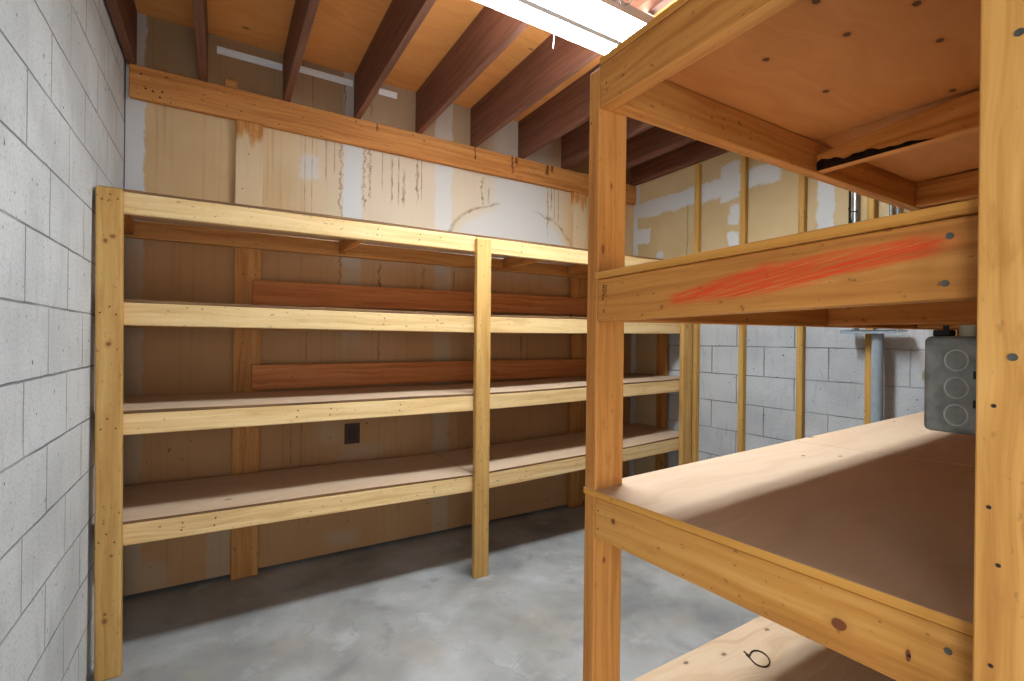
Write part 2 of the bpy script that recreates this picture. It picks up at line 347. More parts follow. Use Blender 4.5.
M['ceil'] = plywood('subfloor_plywood', (238, 178, 112), (226, 158, 90), (204, 132, 72), 0.9)
M['edge'] = wood('amber_ply_edge', (224, 168, 88), (208, 146, 66), (176, 112, 44), 0.0)
M['edged'] = wood('dark_ply_edge', (150, 112, 74), (120, 86, 54), (80, 56, 36), 0.0)
M['nail'] = plain('dark_nail', (58, 46, 38), 0.5, 0.3)
M['screw'] = plain('steel_screw', (112, 112, 104), 0.4, 0.8, 0.5, 0.4)
M['white'] = plain('white_enamel', (226, 228, 230), 0.4, 0, 0.4)
M['zinc'] = plain('zinc_steel', (138, 137, 130), 0.5, 0.1, 0.4, 0.25)
M['zincl'] = plain('worn_zinc_rim', (184, 184, 176), 0.45, 0.2, 0.4, 0.1)
M['grey'] = plain('grey_enamel', (120, 120, 120), 0.6)
M['paint'] = plain('grey_blue_paint', (150, 162, 172), 0.45, 0.0, 0.4, 0.04)
M['conduit'] = plain('galvanized_conduit', (176, 180, 184), 0.35, 0.7, 0.5, 0.2)
M['black'] = plain('black_rubber', (28, 27, 27), 0.6)
M['wire'] = plain('brown_wire', (72, 52, 34), 0.5, 0.2)
M['ivory'] = plain('ivory_plastic', (200, 190, 160), 0.5)
M['dark'] = plain('brown_plastic', (72, 44, 30), 0.5, 0, 0.3, 0.2)
M['dark2'] = plain('dark_brown_plastic', (54, 34, 24), 0.5)
M['ink'] = plain('black_ink', (34, 20, 12), 0.9)
M['void'] = plain('dark_concrete', (58, 56, 54), 0.9, 0, 0.1, 0.2)

def scribble(g, u, v, c):       # red lumber crayon: u runs from the far end to the near end, v upwards
    uu = g.m('SUBTRACT', u, SCR_U); vv = g.m('SUBTRACT', v, SCR_V)
    # strokes lie along a slanted, slightly bowed axis
    ax = g.m('MULTIPLY_ADD', uu, 0.088, 0.015)
    dv = g.m('SUBTRACT', vv, ax)
    half = g.m('MULTIPLY_ADD', g.band(uu, 0.29, 0.54, 0.1), 0.011, 0.011)
    nz = g.noise(g.vec(g.m('MULTIPLY', uu, 9.0), g.m('MULTIPLY', g.m('SUBTRACT', vv, g.m('MULTIPLY', uu, 0.16)), 330.0), 0.0), 1.0, 3.0, 0.7)
    nb = g.m('MULTIPLY', g.m('SUBTRACT', g.noise(g.vec(g.m('MULTIPLY', uu, 14.0), g.m('MULTIPLY', vv, 60.0), 2.0), 1.0, 2.0), 0.5), 0.02)
    ad = g.m('ABSOLUTE', g.m('ADD', dv, nb))
    inb = g.m('SUBTRACT', 1.0, g.ss(g.m('SUBTRACT', ad, half), -0.006, 0.006))
    inb = g.m('MULTIPLY', inb, g.band(g.m('MULTIPLY_ADD', nb, 3.0, uu), 0.215, 0.635, 0.025))
    mk = g.m('MULTIPLY', inb, g.m('MULTIPLY_ADD', g.ss(nz, 0.36, 0.58), 0.75, 0.25), clamp=True)
    return g.mix(g.m('MULTIPLY', mk, 0.92), c, lin((216, 66, 28)))
SCR_U, SCR_V = 20.0, 10.0
M['scrib'] = wood('crayon_marked_fir', (212, 150, 80), (198, 132, 62), (168, 102, 44), 0.25, (104, 50, 28), extra=scribble)

ge = G('lamp_diffuser', 0.4); ge.color((0.9, 0.9, 0.9, 1))
ge.bsdf.inputs['Emission Color'].default_value = (0.85, 0.95, 1.0, 1)
ge.bsdf.inputs['Emission Strength'].default_value = TUBE_EMIT
M['glow'] = ge.mat

# ------------------------------------------------------------------ mesh helpers
def put_uv(bm, axis, uo, vo, world=False):
    lay = bm.loops.layers.uv.verify()
    oth = [i for i in range(3) if i != axis]
    for f in bm.faces:
        n = [abs(k) for k in f.normal]
        dom = n.index(max(n))
        for l in f.loops:
            p = l.vert.co
            if dom == axis: a, b = p[oth[0]] * 0.4, p[oth[1]]
            else:
                b = p[[i for i in oth if i != dom][0]]; a = p[axis]
                if dom == oth[1]: b += 0.31
            l[lay].uv = (a + uo, b + vo)

def obj(name, bm, mat, root=None, smooth=False):
    """link a bmesh given in world metres as one object, its origin at the middle of its foot"""
    bm.normal_update()
    xs = [v.co for v in bm.verts]
    mn = Vector([min(p[i] for p in xs) for i in range(3)]); mxv = Vector([max(p[i] for p in xs) for i in range(3)])
    o0 = Vector(((mn.x + mxv.x) / 2, (mn.y + mxv.y) / 2, mn.z))
    for v in bm.verts: v.co -= o0
    me = bpy.data.meshes.new(name); bm.to_mesh(me); bm.free()
    for p in me.polygons: p.use_smooth = smooth
    for mm in (mat if isinstance(mat, (list, tuple)) else [mat]): me.materials.append(mm)
    o = bpy.data.objects.new(name, me); COL.objects.link(o)
    if root is not None:
        o.parent = root
        o.location = o0 - WORLD[root.name]
    else: o.location = o0
    WORLD[o.name] = o0
    return o
WORLD = {}

def tag(o, label, cat, group=None):
    o['label'] = label; o['category'] = cat
    if group: o['group'] = group
    return o

def thing(name, loc, label, cat, group=None):
    o = bpy.data.objects.new(name, None); COL.objects.link(o)
    o.empty_display_size = 0.1; o.location = loc
    WORLD[o.name] = Vector(loc)
    return tag(o, label, cat, group)

def box_bm(x0, x1, y0, y1, z0, z1, bevel=0.0, axis=0, segs=1, zf=None, uo=None, vo=None, bseg=2, yf=None, xf=None):
    bm = bmesh.new()
    bmesh.ops.create_cube(bm, size=1.0)
    for v in bm.verts:
        v.co = Vector((x0 + (v.co.x + .5) * (x1 - x0), y0 + (v.co.y + .5) * (y1 - y0), z0 + (v.co.z + .5) * (z1 - z0)))
    if bevel: bmesh.ops.bevel(bm, geom=list(bm.edges), offset=bevel, segments=bseg, affect='EDGES', profile=0.5)
    if segs > 1:
        lo, hi = (x0, x1) if axis == 0 else (y0, y1) if axis == 1 else (z0, z1)
        for k in range(1, segs):
            co = [0, 0, 0]; no = [0, 0, 0]; co[axis] = lo + (hi - lo) * k / segs; no[axis] = 1
            bmesh.ops.bisect_plane(bm, geom=bm.verts[:] + bm.edges[:] + bm.faces[:], plane_co=co, plane_no=no)
    bm.normal_update()
    put_uv(bm, axis, random.uniform(0, 40) if uo is None else uo, random.uniform(0, 40) if vo is None else vo)
    if zf or yf or xf:
        for v in bm.verts:
            d = Vector((xf(v.co) if xf else 0, yf(v.co) if yf else 0, zf(v.co) if zf else 0)); v.co += d
    return bm

def edge_faces(bm, under=False):                # sides of a sheet take the second material slot
    bm.normal_update()
    for f in bm.faces:
        if f.normal.z < 0.6 and (under or f.normal.z > -0.6): f.material_index = 1
    return bm

def board(name, x0, x1, y0, y1, z0, z1, axis, mat, root=None, bevel=0.004, segs=1, zf=None, **k):
    return obj(name, box_bm(x0, x1, y0, y1, z0, z1, bevel, axis, segs, zf, **k), mat, root, smooth=False)

def join_into(bm, b2):
    me = bpy.data.meshes.new('tmp'); b2.to_mesh(me); b2.free(); bm.from_mesh(me); bpy.data.meshes.remove(me)

def cyl_bm(p0, p1, r, n=16, r1=None):
    bm = bmesh.new(); p0, p1 = Vector(p0), Vector(p1); d = p1 - p0
    bmesh.ops.create_cone(bm, cap_ends=True, segments=n, radius1=r, radius2=r if r1 is None else r1, depth=d.length)
    q = Vector((0, 0, 1)).rotation_difference(d.normalized()).to_matrix().to_4x4(); q.translation = (p0 + p1) / 2
    bmesh.ops.transform(bm, matrix=q, verts=bm.verts)
    return bm

def tube_bm(pts, r, n=8, closed=False):
    bm = bmesh.new(); pts = [Vector(p) for p in pts]; rings = []
    for i, p in enumerate(pts):
        a = pts[max(i - 1, 0)]; b = pts[min(i + 1, len(pts) - 1)]
        t = (b - a).normalized(); s = t.cross(Vector((0.13, 0.21, 0.97))).normalized(); w2 = t.cross(s)
        rings.append([bm.verts.new(p + s * (r * math.cos(2 * math.pi * k / n)) + w2 * (r * math.sin(2 * math.pi * k / n))) for k in range(n)])
    for a, b in zip(rings, rings[1:]):
        for k in range(n): bm.faces.new((a[k], a[(k + 1) % n], b[(k + 1) % n], b[k]))
    bm.faces.new(rings[0][::-1]); bm.faces.new(rings[-1])
    return bm

def nail(root, p, nrm, r=0.0035, name='nail', mat=None, h=0.0012):
    p = Vector(p); nrm = Vector(nrm)
    return obj(name, cyl_bm(p - nrm * 0.004, p + nrm * h, r, 10), mat or M['nail'], root)

# ------------------------------------------------------------------ the setting
def struct(name, bm, mat):
    o = obj(name, bm, mat); o['kind'] = 'structure'; return o
def slab(x0, x1, y0, y1, z0, z1, axis=0):
    return box_bm(x0, x1, y0, y1, z0, z1, 0, axis, uo=0.0, vo=0.0)
def wall_uv(bm, ax):                # UV = metres along the wall, metres up
    lay = bm.loops.layers.uv.verify()
    for f in bm.faces:
        for l in f.loops: l[lay].uv = (l.vert.co[ax], l.vert.co.z)
    return bm
YN = -4.4
bm = slab(-0.2, 3.8, YN - 0.1, 0.14, -0.1, 0.0)
lay = bm.loops.layers.uv.verify()
for f in bm.faces:
    for l in f.loops: l[lay].uv = (l.vert.co.x, l.vert.co.y)
struct('floor', bm, concrete_mat())
CZ = 3.04
bm = slab(-0.2, 3.8, YN - 0.1, 0.14, CZ, CZ + 0.02)
struct('ceiling', bm, M['ceil'])
bm = slab(-0.2, 0.0, -3.46, 0.0, 0.0, CZ)
join_into(bm, slab(-0.2, 0.0, YN - 0.1, -4.22, 0.0, CZ)); join_into(bm, slab(-0.2, 0.0, -4.22, -3.46, 2.04, CZ))
struct('wall_left', wall_uv(bm, 1),
       block_mat('painted_block', 1.2431 - 8 * 0.2032, -1.4267, (210, 212, 213), (192, 194, 195), (122, 123, 125)))
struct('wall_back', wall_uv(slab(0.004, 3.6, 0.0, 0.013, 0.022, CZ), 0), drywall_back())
struct('wall_back_footing', wall_uv(slab(-0.2, 3.8, 0.05, 0.14, 0.0, CZ), 0), M['void'])
struct('wall_right', wall_uv(slab(3.6, 3.8, YN - 0.1, 0.05, 0.0, 1.74), 1),
       block_mat('painted_block_far', 1.3416 - 8 * 0.2032, -0.8242, (194, 196, 198), (176, 178, 181), (104, 106, 110)))
struct('wall_right_upper', wall_uv(slab(3.6, 3.8, YN - 0.1, 0.05, 1.74, CZ), 1), drywall_right())
# the near wall: the photograph is taken from its doorway, an added passage with open doors behind admits the fill
bm = slab(1.20, 3.6, -3.17, -3.055, 0, CZ)
join_into(bm, slab(1.20, 1.30, YN, -3.17, 0, CZ))
join_into(bm, slab(0.0, 0.13, YN - 0.1, YN, 0, CZ))
join_into(bm, slab(0.99, 1.30, YN - 0.1, YN, 0, CZ)); join_into(bm, slab(0.13, 0.99, YN - 0.1, YN, 2.04, CZ))
struct('wall_near', wall_uv(bm, 0), plain('dusty_brown_drywall', (150, 122, 92), 0.85, 0, 0.1, 0.15))
struct('trim_1', wall_uv(slab(3.586, 3.599, -0.31, -0.001, 0.0, 1.74), 1), drywall_right())

# ------------------------------------------------------------------ joists
JN = [(0.010, 'wooden ceiling joist tight against the left concrete block wall'),
      (0.320, 'second ceiling joist from the left block wall, with a grey dusty underside'),
      (0.734, 'third ceiling joist from the block wall, orange underside with a dark cross cut'),
      (1.142, 'fourth ceiling joist from the block wall, its left face dark brown'),
      (1.549, 'fifth ceiling joist from the block wall, running behind the near end of the lamp'),
      (1.962, 'sixth ceiling joist from the block wall, running behind the middle of the lamp'),
      (2.367, 'seventh ceiling joist from the block wall, passing just left of the tall corner post'),
      (2.777, 'eighth ceiling joist from the block wall, showing on both sides of the tall corner post'),
      (3.187, 'ninth ceiling joist, seen just right of the tall corner post under the near shelf top'),
      (3.548, 'last ceiling joist, running along the top of the taped drywall on the right')]
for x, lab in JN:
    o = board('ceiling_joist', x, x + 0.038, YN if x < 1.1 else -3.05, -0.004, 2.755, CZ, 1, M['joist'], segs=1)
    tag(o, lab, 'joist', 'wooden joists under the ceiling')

# ledger board on the back wall
lg = thing('ledger_board', (1.8, -0.019, 2.585), 'long honey brown ledger board on the back wall carrying the joist ends', 'board')
board('plank', 0.02, 3.59, -0.04, -0.001, 2.585, 2.754, 0, M['ledger'], lg, bevel=0.008, uo=0.0, vo=0.0)
for x, z in ((0.07, 2.71), (0.09, 2.64), (0.12, 2.635), (0.16, 2.64), (0.15, 2.61), (1.15, 2.73), (1.28, 2.72), (1.52, 2.73), (1.6, 2.71)):
    nail(lg, (x, -0.04, z), (0, -1, 0), 0.005)
# flat studs on the back wall
def wall_stud(x0, x1, label, nails):
    t = thing('wall_stud', ((x0 + x1) / 2, -0.02, 0.0), label, 'stud', 'flat studs on the back wall')
    board('plank', x0, x1, -0.039, -0.001, 0.002, 2.584, 2, M['studs'], t, uo=0.0, vo=0.0)
    for x, z in nails: nail(t, (x, -0.039, z), (0, -1, 0))
wall_stud(0.495, 0.632, 'wide flat wooden stud on the back wall, behind the left bay of the shelves', [(0.53, 2.06), (0.59, 2.06), (0.54, 1.72), (0.60, 1.72), (0.56, 2.4), (0.54, 1.33), (0.54, 1.22), (0.53, 2.2)])
wall_stud(2.887, 3.024, 'wide flat wooden stud on the back wall, right beside the tall corner post', [(2.92, 2.3), (2.99, 2.05)])
# red boards nailed across the studs
for (z, dz, lab, n) in ((1.548, 0.028, 'reddish brown board nailed across the back wall above the second shelf', 0), (1.068, 0.012, 'reddish brown board nailed across the back wall above the third shelf', 1)):
    o = board('backing_board', 0.585, 3.03, -0.077, -0.0395, z, z + 0.14, 0, M['red'], None, segs=2,
              zf=lambda c, dz=dz: dz * (c.x - 0.585) / 2.4)
    tag(o, lab, 'board', 'reddish boards across the back wall')
# furring strips on the right wall
for y, zt, lab in ((-0.70, 2.74, 'furring strip on the right wall standing beside the far end of the back shelves'),
                   (-1.085, 2.74, 'second furring strip on the right wall, counting from the back shelves'),
                   (-1.485, 2.74, 'third furring strip on the right wall, midway along the grey blocks'),
                   (-1.865, 2.74, 'furring strip on the right wall beside the grey blue pipe')):
    o = board('furring_strip', 3.558, 3.598, y - 0.019, y + 0.019, 0.0, zt, 2, M['fur'])
    tag(o, lab, 'wood strip', 'upright furring strips on the right wall')
# white metal strip high on the back wall between the joists
for x0, x1, z0, lab in ((0.40, 0.73, 2.965, 'thin pale metal strip high on the back wall between the second and third joists'),
                        (0.80, 1.135, 2.985, 'thin pale metal strip high on the back wall between the third and fourth joists'),
                        (1.30, 1.42, 2.985, 'short pale metal strip high on the back wall right of the fourth joist')):
    bm = box_bm(x0, x1, -0.012, -0.001, z0, z0 + 0.012, 0.001); join_into(bm, box_bm(x0, x1, -0.004, -0.0005, z0 - 0.025, z0 + 0.002))
    tag(obj('metal_strip', bm, M['white']), lab, 'metal strip', 'metal strips high on the back wall')
# small scrap block on the ledger
tag(board('wood_block', 0.44, 0.50, -0.038, -0.004, 2.7545, 2.80, 0, M['stud']), 'small scrap wood block lying on the ledger right of the second joist', 'wood block')

# ------------------------------------------------------------------ back shelves
bs = thing('shelving_unit', (1.8, -0.35, 0.0), 'long four tier wooden shelving unit standing along the back wall', 'shelves')
YF = -0.66
LV = [  # bottoms of the front boards at x = 0.1, 1.69, 3.44 and board height
    (1.862, 1.874, 1.886, 0.087), (1.407, 1.407, 1.433, 0.093), (0.959, 0.956, 0.990, 0.086), (0.507, 0.490, 0.543, 0.088)]
def lvf(a, b, c):
    def f(x):
        if x < 1.69: return a + (b - a) * (x - 0.1) / 1.59
        t = (x - 1.69) / 1.75
        return b + (c - b) * (t * 0.65 + t * t * 0.35)
    return f
for i, (a, b, c, h) in enumerate(LV):
    f = lvf(a, b, c)
    wav = random.uniform(0, 6)
    zf = lambda p, f=f: f(p.x)
    board('front_rail', 0.015, 1.689, YF, YF + 0.038, 0.0, h, 0, M['pine'], bs, segs=6, zf=zf)
    board('front_rail', 1.692, 3.585, YF, YF + 0.038, 0.0, h, 0, M['pine'], bs, segs=6, zf=zf)
    ply = 0.013
    for (x0, x1) in ((0.012, 1.690), (1.6925, 3.582)):
        obj('deck', edge_faces(box_bm(x0, x1, YF + 0.001, -0.080, h + 0.0015, h + ply, 0.001, 0, 6,
                  lambda p, f=f, w_=wav: f(p.x) + 0.002 * math.sin(p.x * 5 + w_))), [M['ply'], M['edged']], bs)
    board('back_rail', 0.02, 3.5, -0.079, -0.041, 0.0, h, 0, M['stud'], bs, segs=6, zf=zf)
    for x in (1.045, 2.20, 2.80):
        board('cross_brace', x, x + 0.038, YF + 0.039, -0.080, 0.012, h - 0.001, 1, M['stud'], bs, zf=zf)
    board('cross_brace', 0.018, 0.056, YF + 0.039, -0.080, 0.012, h - 0.001, 1, M['stud'], bs, zf=zf)
board('post', 0.010, 0.094, YF - 0.0385, YF - 0.0005, 0.0, 1.950, 2, M['lpost'], bs, bevel=0.006, uo=0.0, vo=0.0, xf=lambda c: 0.014 * (1 - c.z / 1.95))
board('post', 1.680, 1.772, YF - 0.0385, YF - 0.0005, 0.0, 1.946, 2, M['post'], bs, bevel=0.005, xf=lambda c: 0.006 * (1 - c.z / 1.95))
board('post', 3.435, 3.535, YF - 0.0385, YF - 0.0005, 0.0, 1.960, 2, M['post'], bs, bevel=0.005)
board('rear_post', 3.547, 3.585, -0.425, -0.33, 0.0, 1.955, 2, M['stud'], bs)
random.seed(3)
for (px, n3) in ((0.055, 3), (1.728, 1), (3.485, 1)):
    for (a, b, c, h) in LV:
        zc = lvf(a, b, c)(px) + h * 0.5
        for k in range(n3):
            nail(bs, (px + (-0.022, 0.026, 0.0)[k] + random.uniform(-.004, .004), YF - 0.0385, zc + (-0.006, 0.0, 0.026)[k] + random.uniform(-.01, .01)), (0, -1, 0), 0.0032)
for x, lv in ((0.42, 3), (0.75, 2), (0.9, 2), (1.12, 0), (1.35, 0), (1.16, 1), (1.25, 2), (2.05, 3), (2.0, 0), (1.45, 3), (0.3, 3)):
    a, b, c, h = LV[lv]
    zb = lvf(a, b, c)(x)
    nail(bs, (x, YF, zb + h * 0.35), (0, -1, 0)); nail(bs, (x + 0.004, YF, zb + h * 0.7), (0, -1, 0))

# dark wall box between the lower shelves
wb = thing('outlet_box', (1.155, -0.003, 0.70), 'small dark brown outlet box set in the back wall between the two lower shelves', 'outlet')
bm = box_bm(1.110, 1.205, -0.004, 0.0, 0.695, 0.825, 0.001)
obj('plate', bm, M['dark'], wb)
board('receptacle', 1.135, 1.18, -0.009, -0.004, 0.72, 0.80, 2, M['dark2'], wb, bevel=0.002)

# ------------------------------------------------------------------ near shelves
ns = thing('shelving_unit', (2.2, -2.65, 0.0), 'deep wooden shelving unit in the right foreground with red crayon on one board', 'shelves')
XP = 1.19
YFAR, YB0, YB1 = -2.25, -2.288, -2.326
XE = 3.50
board('corner_post', XP, XP + 0.089, YB0 + 0.0005, YFAR, 0.0, 2.008, 2, M['cpost'], ns, bevel=0.004, uo=0.0, vo=0.0)
o = board('corner_post', XP - 0.0385, XP - 0.0005, -3.05, -2.960, 0.0, 2.30, 2, M['npost'], ns, bevel=0.002)
board('corner_post', XE - 0.089, XE, YB0 + 0.0005, YFAR, 0.0, 2.008, 2, M['fir'], ns)
def tz(near, far):                 # tilt from the far to the near end
    return lambda p: far + (near - far) * (YB0 - p.y) / 0.67
levels = [   # bottom far, bottom near, height, rise along x
    ('top', 1.910, 1.918, 0.100, 0.010), ('mid', 1.411, 1.421, 0.098, 0.022), ('low', 0.906, 0.932, 0.094, 0.050), ('bottom', 0.416, 0.424, 0.089, 0.022)]
for nm, bf, bn, h, rx in levels:
    zf = tz(bn, bf)
    mat = {'top': M['fir'], 'mid': M['scrib'], 'low': M['low'], 'bottom': M['fir']}[nm]
    bm = box_bm(XP, XP + 0.038, -3.04, YB0, 0.0, h, 0.004, 1, 1, None, uo=0.0, vo=0.0)
    if nm in ('mid', 'low'):       # crayon coordinates: metres from the far end, metres up
        lay = bm.loops.layers.uv.verify()
        for fc in bm.faces:
            for l in fc.loops:
                if abs(fc.normal.x) > 0.9: l[lay].uv = (SCR_U + (YB0 - l.vert.co.y), SCR_V + l.vert.co.z)
                else: l[lay].uv = (l[lay].uv[0] + 3.0, l[lay].uv[1] + 3.0)
    else:
        lay = bm.loops.layers.uv.verify(); ou, ov = random.uniform(0, 30), random.uniform(0, 30)
        for fc in bm.faces:
            for l in fc.loops: l[lay].uv = (l[lay].uv[0] + ou, l[lay].uv[1] + ov)
    for v in bm.verts: v.co.z += zf(v.co)
    obj('end_rail', bm, mat, ns)
    rise = lambda p, b=bf, r=rx: b + r * (p.x - XP) / 1.9
    board('long_rail', XP + 0.0385, XE, YB1, YB0, 0.0, h, 0, M['fir'], ns, segs=4, zf=rise)
    board('long_rail', XP + 0.0385, XE, -3.042, -3.004, 0.0, h, 0, M['fir'], ns, segs=4, zf=lambda p, b=bn, r=rx: b + r * (p.x - XP) / 1.9)
    ov = 0.008 if nm == 'mid' else 0.002
    def dz(p, bf=bf, bn=bn, r=rx, nm=nm):
        s = (bf + (bn - bf) * (YB0 - p.y) / 0.67) + r * (p.x - XP) / 1.9
        if nm == 'top': s += 0.010 * math.exp(-((p.x - 2.09) / 0.10) ** 2) * math.exp(-((p.y + 2.40) / 0.22) ** 2)
        return s
    for k, (x0, x1) in enumerate(((XP - ov, 2.089), (2.091, XE - 0.001))):
        yf_ = YB0 + (0.004 if nm in ('low', 'bottom') else 0.0)
        bm = box_bm(x0, x1, -3.043, yf_ if nm != 'low' else YFAR + 0.002, h + 0.001, h + 0.016, 0.0015, 0, 6, uo=None if nm == 'mid' else 0.0, vo=None if nm == 'mid' else 0.0)
        # cross cuts so the sheet can bow
        for yy in (-2.42, -2.55, -2.7, -2.85):
            bmesh.ops.bisect_plane(bm, geom=bm.verts[:] + bm.edges[:] + bm.faces[:], plane_co=(0, yy, 0), plane_no=(0, 1, 0))
        for v in bm.verts: v.co.z += dz(v.co)
        obj('deck', edge_faces(bm, nm == 'mid'), [{'top': M['plyu'], 'mid': M['ply'], 'low': M['plylow'], 'bottom': M['plybot']}[nm], M['edge']], ns)
    for xj in ((2.07, 2.82) if nm == 'top' else (2.15, 2.85)):
        board('joist', xj, xj + 0.038, -3.003, YB1 - 0.0005, bf + 0.004, bf + h - 0.001, 1, M['fir'], ns, segs=8,
              zf=lambda p, r=rx, b=bf, h_=h, cut=(nm == 'top' and xj < 2.5): r * (p.x - XP) / 1.9 - (0.040 * max(0.0, 1 - (YB1 - p.y) / 0.36) if cut and p.z > b + h_ * 0.6 else 0.0))
# bark edge left on the first joist of the top
def waney(y):
    return 0.012 + 0.010 * math.sin(y * 23.0) + 0.006 * math.sin(y * 61.0 + 1)
bm = bmesh.new(); rows = []
for i in range(24):
    t = i / 23.0; y = YB1 - 0.002 - 0.30 * t
    hgt = max(0.002, (0.030 + 0.006 * math.sin(t * 17) + 0.004 * math.sin(t * 41)) * (1 - t) ** 0.6)
    zb = 1.9185
    rows.append([bm.verts.new((2.0695, y, zb + hgt)), bm.verts.new((2.0670 + 0.002 * math.sin(t * 50), y, zb + hgt * 0.5)), bm.verts.new((2.0695, y, zb + 0.001))])
for a, b in zip(rows, rows[1:]):
    for k in range(2): bm.faces.new((a[k], b[k], b[k + 1], a[k + 1]))
    bm.faces.new((a[2], b[2], b[0], a[0]))
bm.faces.new(rows[0]); bm.faces.new(rows[-1][::-1])
bmesh.ops.recalc_face_normals(bm, faces=bm.faces)
bk = obj('bark_edge', bm, plain('dark_bark', (46, 30, 22), 0.95, 0, 0.1, 0.5), ns); bk['label'] = 'dark ragged bark edge'
# screws and nails
for (y, z, x) in ((-2.925, 1.497, XP), (-2.921, 1.44, XP), (-2.928, 0.997, XP), (-2.991, 1.694, XP - 0.0385), (-2.989, 1.353, XP - 0.0385)):
    nail(ns, (x, y, z), (-1, 0, 0), 0.0042, 'screw', M['screw'], 0.0008)
for (y, z, x) in ((-2.300, 0.972, XP), (-2.300, 0.93, XP), (-2.31, 1.96, XP), (-2.975, 1.30, XP - 0.0385), (-2.972, 1.19, XP - 0.0385), (-2.98, 1.13, XP - 0.0385), (-2.975, 1.02, XP - 0.0385), (-2.89, 0.97, XP), (-2.26, 1.885, XP)):
    nail(ns, (x, y, z), (-1, 0, 0), 0.0022, h=0.0006)
# smudged grade stamp at the end of the crayon-marked board: two upright columns of small marks
random.seed(11)
bm = bmesh.new()
zf = tz(1.421, 1.411)
for (y0, z0, z1, wd) in ((-2.3075, 1.460, 1.492, 0.0055), (-2.3125, 1.472, 1.494, 0.004), (-2.3175, 1.446, 1.458, 0.002), (-2.3075, 1.430, 1.438, 0.003), (-2.3120, 1.431, 1.436, 0.004), (-2.318, 1.466, 1.493, 0.003)):
    z = z0
    while z < z1:
        hh = random.uniform(0.002, 0.004); o_ = random.uniform(-.0006, .0006)
        join_into(bm, box_bm(XP - 0.0004, XP + 0.0005, y0 - wd / 2 + o_, y0 + wd / 2 * random.uniform(0.1, 1), z, z + hh * 0.6))
        join_into(bm, box_bm(XP - 0.0004, XP + 0.0005, y0 - wd / 2 + o_, y0 - wd / 2 + wd * 0.35 + o_, z, z + hh))
        z += hh + 0.0018
st = obj('grade_stamp', bm, M['ink'], ns); st['label'] = 'small black smudged grade stamp'

# ------------------------------------------------------------------ electrical box under the middle deck
eb = thing('junction_box', (1.285, -2.93, 1.249), 'grey steel junction box with three round knockouts hung behind the near right post', 'electrical box')
bm = box_bm(1.26, 1.315, -2.995, -2.877, 1.249, 1.377, 0.007, 2, bseg=3)
obj('box_body', bm, M['zinc'], eb, smooth=False)
for z in (1.3455, 1.3095, 1.274):
    b2 = bmesh.new(); yc = -2.912; R, r_ = 0.0135, 0.0011
    vs = []
    for i in range(40):
        a = 2 * math.pi * i / 40
        vs.append([b2.verts.new((1.2600 + r_ * math.cos(t), yc + (R * 0.86 + r_ * math.sin(t)) * math.cos(a), z + (R + r_ * math.sin(t)) * math.sin(a))) for t in [2 * math.pi * k / 8 for k in range(8)]])
    for i in range(40):
        for k in range(8): b2.faces.new((vs[i][k], vs[i][(k + 1) % 8], vs[(i + 1) % 40][(k + 1) % 8], vs[(i + 1) % 40][k]))
    bmesh.ops.recalc_face_normals(b2, faces=b2.faces)
    c2 = cyl_bm((1.2606, yc, z), (1.2597, yc, z), 0.0127, 32)
    for f in c2.faces: f.material_index = 1
    for v_ in c2.verts: v_.co.y = yc + (v_.co.y - yc) * 0.86
    join_into(b2, c2)
    obj('knockout', b2, [M['zincl'], M['zinc']], eb)
board('mounting_ear', 1.285, 1.288, -2.8775, -2.868, 1.315, 1.327, 2, M['ivory'], eb, bevel=0.001)
obj('cable_connector', cyl_bm((1.29, -2.915, 1.3765), (1.29, -2.915, 1.392), 0.009, 18), M['ivory'], eb)
bm = box_bm(1.275, 1.30, -2.90, -2.882, 1.377, 1.386, 0.002); join_into(bm, cyl_bm((1.287, -2.893, 1.384), (1.287, -2.893, 1.392), 0.003))
obj('clamp', bm, M['black'], eb)
for z in (1.328, 1.291):
    board('slot', 1.2585, 1.262, -2.945, -2.929, z - 0.006, z + 0.004, 1, M['black'], eb, bevel=0)

# ------------------------------------------------------------------ pipe, conduits, wires on the right wall
pp = thing('metal_pipe', (3.50, -1.93, 0.0), 'grey blue painted steel pipe with a flat top plate, standing against the right block wall', 'pipe')
obj('pipe', cyl_bm((3.505, -1.930, 0.0), (3.505, -1.930, 1.437), 0.027, 28), M['paint'], pp, smooth=False)
bm = box_bm(3.44, 3.556, -2.045, -1.770, 1.437, 1.445, 0.001); join_into(bm, box_bm(3.44, 3.446, -2.045, -1.770, 1.425, 1.4445, 0.001))
obj('top_plate', bm, M['paint'], pp)
for (y, r_, lab) in ((-1.783, 0.014, 'upright metal conduit high on the right wall, with a black cable tied to it'), (-1.958, 0.009, 'thin metal conduit high on the right wall, second from the tied one'), (-1.99, 0.009, 'thin metal conduit high on the right wall, nearest the shelf corner')):
    o = obj('conduit', cyl_bm((3.575, y, 1.45 if r_ > 0.01 else 1.46), (3.575, y, 3.03), r_, 16), M['conduit'])
    tag(o, lab, 'conduit', 'metal conduits on the right wall')
cb = thing('cable', (3.555, -1.76, 1.75), 'black cable running up beside the conduit on the right wall', 'cable')
obj('strand', tube_bm([(3.568, -1.757, 1.75), (3.566, -1.758, 2.1), (3.570, -1.755, 2.5), (3.568, -1.757, 3.0)], 0.006), M['black'], cb)
obj('strand', tube_bm([(3.550, -1.790, 1.95), (3.548, -1.783, 2.04), (3.552, -1.765, 2.11), (3.556, -1.757, 2.16)], 0.004), M['black'], cb)
obj('cable_tie', tube_bm([(3.556, -1.758, 2.13), (3.553, -1.775, 2.134), (3.556, -1.80, 2.13)], 0.003), M['black'], cb)

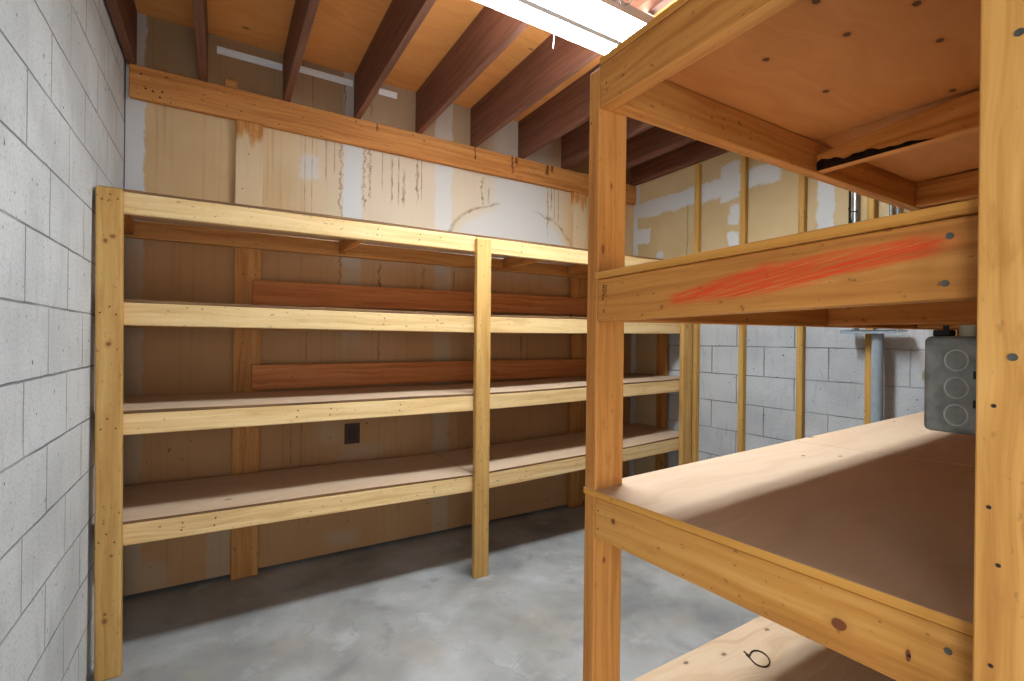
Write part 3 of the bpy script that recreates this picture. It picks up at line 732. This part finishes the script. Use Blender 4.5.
# ------------------------------------------------------------------ lamp
lt = thing('ceiling_lamp', (1.80, -1.577, 2.675), 'lit double tube fluorescent lamp hanging under the joists', 'lamp')
LX0, LX1 = 1.19, 2.41
bm = box_bm(LX0, LX1, -1.66, -1.494, 2.7455, 2.754, 0.002)
for ya, yb in ((-1.6945, -1.6915), (-1.4625, -1.4595)): join_into(bm, box_bm(LX0, LX1, ya, yb, 2.708, 2.753, 0.0005))
obj('housing', bm, M['white'], lt)
def lens(ya, yb):
    bm = bmesh.new(); prof = []
    for k in range(9):
        t = k / 8.0; a = math.pi * t
        yy = ya + (yb - ya) * (0.5 - 0.5 * math.copysign(abs(math.cos(a)) ** 0.3, math.cos(a)))
        prof.append((yy, 2.745 - 0.070 * (math.sin(a) ** 0.22 if 0 < k < 8 else 0)))
    r0 = [bm.verts.new((LX0 + 0.006, y, z)) for y, z in prof]; r1 = [bm.verts.new((LX1 - 0.006, y, z)) for y, z in prof]
    for k in range(8): bm.faces.new((r0[k], r0[k + 1], r1[k + 1], r1[k]))
    bm.faces.new(r0[::-1]); bm.faces.new(r1); bm.faces.new((r0[0], r1[0], r1[8], r0[8]))
    bmesh.ops.recalc_face_normals(bm, faces=bm.faces)
    return bm
obj('diffuser', lens(-1.690, -1.592), M['glow'], lt); obj('diffuser', lens(-1.562, -1.464), M['glow'], lt)
for x in (LX0 - 0.004, LX1 - 0.004):
    board('end_cap', x, x + 0.009, -1.693, -1.461, 2.676, 2.753, 1, M['white'], lt, bevel=0.002)
obj('divider', box_bm(LX0 + 0.006, LX1 - 0.006, -1.591, -1.563, 2.672, 2.7445), M['white'], lt)
tag(obj('string', tube_bm([(1.672, -1.43, 2.758), (1.671, -1.431, 2.70), (1.668, -1.429, 2.645)], 0.0009), M['white']), 'short white string hanging beside the lamp', 'string')
pts = []
for k in range(25):
    a = math.radians(-200 + 220 * k / 24.0)
    pts.append((1.80 + 0.07 * math.cos(a), -1.70 + 0.012 * math.sin(k), 2.79 + 0.06 * math.sin(a)))
tag(obj('wire_loop', tube_bm(pts, 0.0022), M['grey']), 'looped pale wire hanging from the joists behind the lamp', 'wire')

# thin wire loop lying on the bottom deck
pts = []
for k in range(29):
    t = k / 28.0; a = 2 * math.pi * t * 0.94 + 2.4
    pts.append((1.668 + 0.030 * math.cos(a), -2.402 + 0.026 * math.sin(a) + 0.010 * math.cos(a), 0.0))
pts = [(pts[0][0] + 0.006, pts[0][1] + 0.018, 0)] + pts + [(pts[-1][0] + 0.004, pts[-1][1] + 0.02, 0)]
zt = lambda x, y: 0.416 + (0.424 - 0.416) * (YB0 - y) / 0.67 + 0.022 * (x - XP) / 1.9 + 0.089 + 0.016 + 0.0022
tag(obj('wire_loop', tube_bm([(x, y, zt(x, y)) for x, y, _ in pts], 0.002, 6), M['wire']), 'thin bent brown wire lying on the lowest deck of the near shelves', 'wire')
